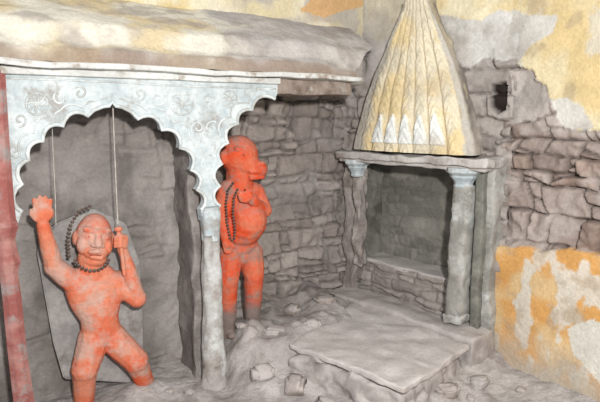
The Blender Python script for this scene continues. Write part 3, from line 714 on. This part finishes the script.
# --- statue 2
b2 = .26
def Q2(px, py, db=0.0): return F.W(px, py, b2+db)
k = F.sc(243, 220, b2)
bm = bmesh.new()
ellips(bm, Q2(239, 155), (19*k, 18*k, 19.5*k), axF)
ellips(bm, Q2(245, 163, -.03), (14*k, 14*k, 13*k), axF)
capsule(bm, Q2(249, 167, -.05), Q2(259, 169, -.06), 10.5*k, 8.5*k)
capsule(bm, Q2(237, 149, -.098), Q2(254, 152, -.086), 2.6*k, 2.5*k)
ellips(bm, Q2(243, 155, -.096), (3.8*k, 2.6*k, 2.6*k), axF); ellips(bm, Q2(254, 157, -.082), (3*k, 2.6*k, 2.4*k), axF)
capsule(bm, Q2(251, 172, -.115), Q2(265, 171, -.09), 2*k, 1.8*k); capsule(bm, Q2(251, 178, -.10), Q2(263, 177, -.08), 2.2*k, 2*k)
ellips(bm, Q2(262, 163.5, -.105), (3*k, 2.6*k, 2.2*k), axF)
ellips(bm, Q2(223, 158, -.03), (3.4*k, 5*k, 7*k), axF)
capsule(bm, Q2(239, 170), Q2(240, 188), 13*k, 14*k)
ellips(bm, Q2(240, 199), (20*k, 16*k, 18*k), axF)
for t in np.linspace(0, 1, 7): ellips(bm, Q2(244+6*math.sin(t*3.14), 208+26*t, -.04-.05*math.sin(t*3.14)), (17.5*k, 15*k, 12*k), axF)
ellips(bm, Q2(239, 228, -.01), (18*k, 15*k, 18*k), axF); ellips(bm, Q2(240, 245), (19*k, 14*k, 15*k), axF)
ellips(bm, Q2(240, 256), (17*k, 13*k, 12*k), axF)
capsule(bm, Q2(228, 190), Q2(252, 191), 10*k, 10*k)
capsule(bm, Q2(256, 192), Q2(264, 210, -.05), 9*k, 8*k); capsule(bm, Q2(264, 210, -.05), Q2(252, 200, -.145), 7*k, 5.4*k)
ellips(bm, Q2(247.5, 197, -.16), (6*k, 4*k, 5*k), axF)
for i in range(4): capsule(bm, Q2(246, 193.5+i*2.6, -.17), Q2(239+abs(i-1.3), 192.5+i*2.6, -.16), 1.8*k, 1.5*k)
capsule(bm, Q2(250, 192, -.17), Q2(246, 188.5, -.165), 2*k, 1.6*k)
capsule(bm, Q2(226, 192), Q2(221, 215, -.01), 9*k, 8*k); capsule(bm, Q2(221, 215, -.01), Q2(226, 238, -.07), 7.2*k, 5.5*k)
ellips(bm, Q2(227, 244, -.08), (5.2*k, 4*k, 5.2*k), axF)
for i in range(4): capsule(bm, Q2(224+i*2.3, 247, -.085), Q2(225+i*2.3, 253.5-abs(i-1.3), -.09), 1.6*k, 1.3*k)
capsule(bm, Q2(231, 243, -.09), Q2(234.5, 247, -.10), 1.7*k, 1.4*k)
capsule(bm, Q2(231, 254), Q2(228, 280, -.03), 14*k, 11*k); capsule(bm, Q2(228, 280, -.03), Q2(228, 332, .04), 10.5*k, 8.5*k)
capsule(bm, Q2(250, 254), Q2(254, 275, -.03), 14*k, 11*k); capsule(bm, Q2(254, 275, -.03), Q2(252, 326, .05), 10.5*k, 8.5*k)
for c0, dx in (((228, 330, .04), .0), ((252, 324, .05), .03)):
    h = Q2(*c0); toe = h-F.ey*.07+F.ex*dx; toe.z = h.z-.012; capsule(bm, h, toe, 6*k, 4.5*k)
    for i in range(5):
        o_ = F.ex*((i-2)*2.1*k); capsule(bm, toe+o_, toe+o_-F.ey*.025, 1.6*k, 1.4*k)
st2 = voxmesh('statue', bm, .0055, M_orange2, 5, .004)
top(st2, 'standing vermilion idol with round belly, muzzle and dust-grey lower legs', 'statue')
face_bits(st2, [Q2(243.5, 155, -.108)], 1.6*k, M_dark, 'eye'); face_bits(st2, [Q2(254.6, 157, -.092)], 1.4*k, M_dark, 'eye')
beads('bead_garland', [Q2(233, 183, -.10), Q2(228, 190, -.105), Q2(226, 204, -.11), Q2(227, 222, -.12), Q2(230, 238, -.135), Q2(234, 242, -.145), Q2(235, 230, -.155), Q2(233, 212, -.145), Q2(234, 198, -.13), Q2(238, 188, -.12)], 1.3*k, M_bead, 'long dark bead strand hanging from the neck of the standing idol')

# ------------------------------------------------------------ hanging strings
def strg(pts, b, r, label):
    o = tube('hanging_string', [F.W(x, y, b) for i, (x, y) in enumerate(pts)], r, M_string); top(o, label, 'string')
strg([(112, 80), (113, 110), (115, 160), (117, 205), (118, 224)], .085, .003, 'pale string hanging from the apex of the cusped arch')
strg([(52, 122), (53, 150), (55, 190), (56, 225)], .085, .002, 'thin pale string hanging inside the cusped arch')

# ------------------------------------------------------------ lights, world, camera
w = bpy.data.worlds.new('World'); sc.world = w; w.use_nodes = True
w.node_tree.nodes['Background'].inputs[0].default_value = (.95, .97, 1.0, 1); w.node_tree.nodes['Background'].inputs[1].default_value = .74
ld = bpy.data.lights.new('flash', 'AREA'); ld.energy = 138; ld.size = .12; ld.color = (1, .985, .975)
lo = bpy.data.objects.new('flash', ld); lo.location = (.28, -.15, 2.0); sc.collection.objects.link(lo)
lo.rotation_euler = (Vector((.1, 3.3, 1.1))-Vector(lo.location)).to_track_quat('-Z', 'Y').to_euler()
cd = bpy.data.cameras.new('camera'); cd.sensor_width = 36; cd.lens = FPX/600*36
co = bpy.data.objects.new('camera', cd); co.location = CAM; co.rotation_euler = (math.pi/2-PITCH, 0, 0); sc.collection.objects.link(co); sc.camera = co
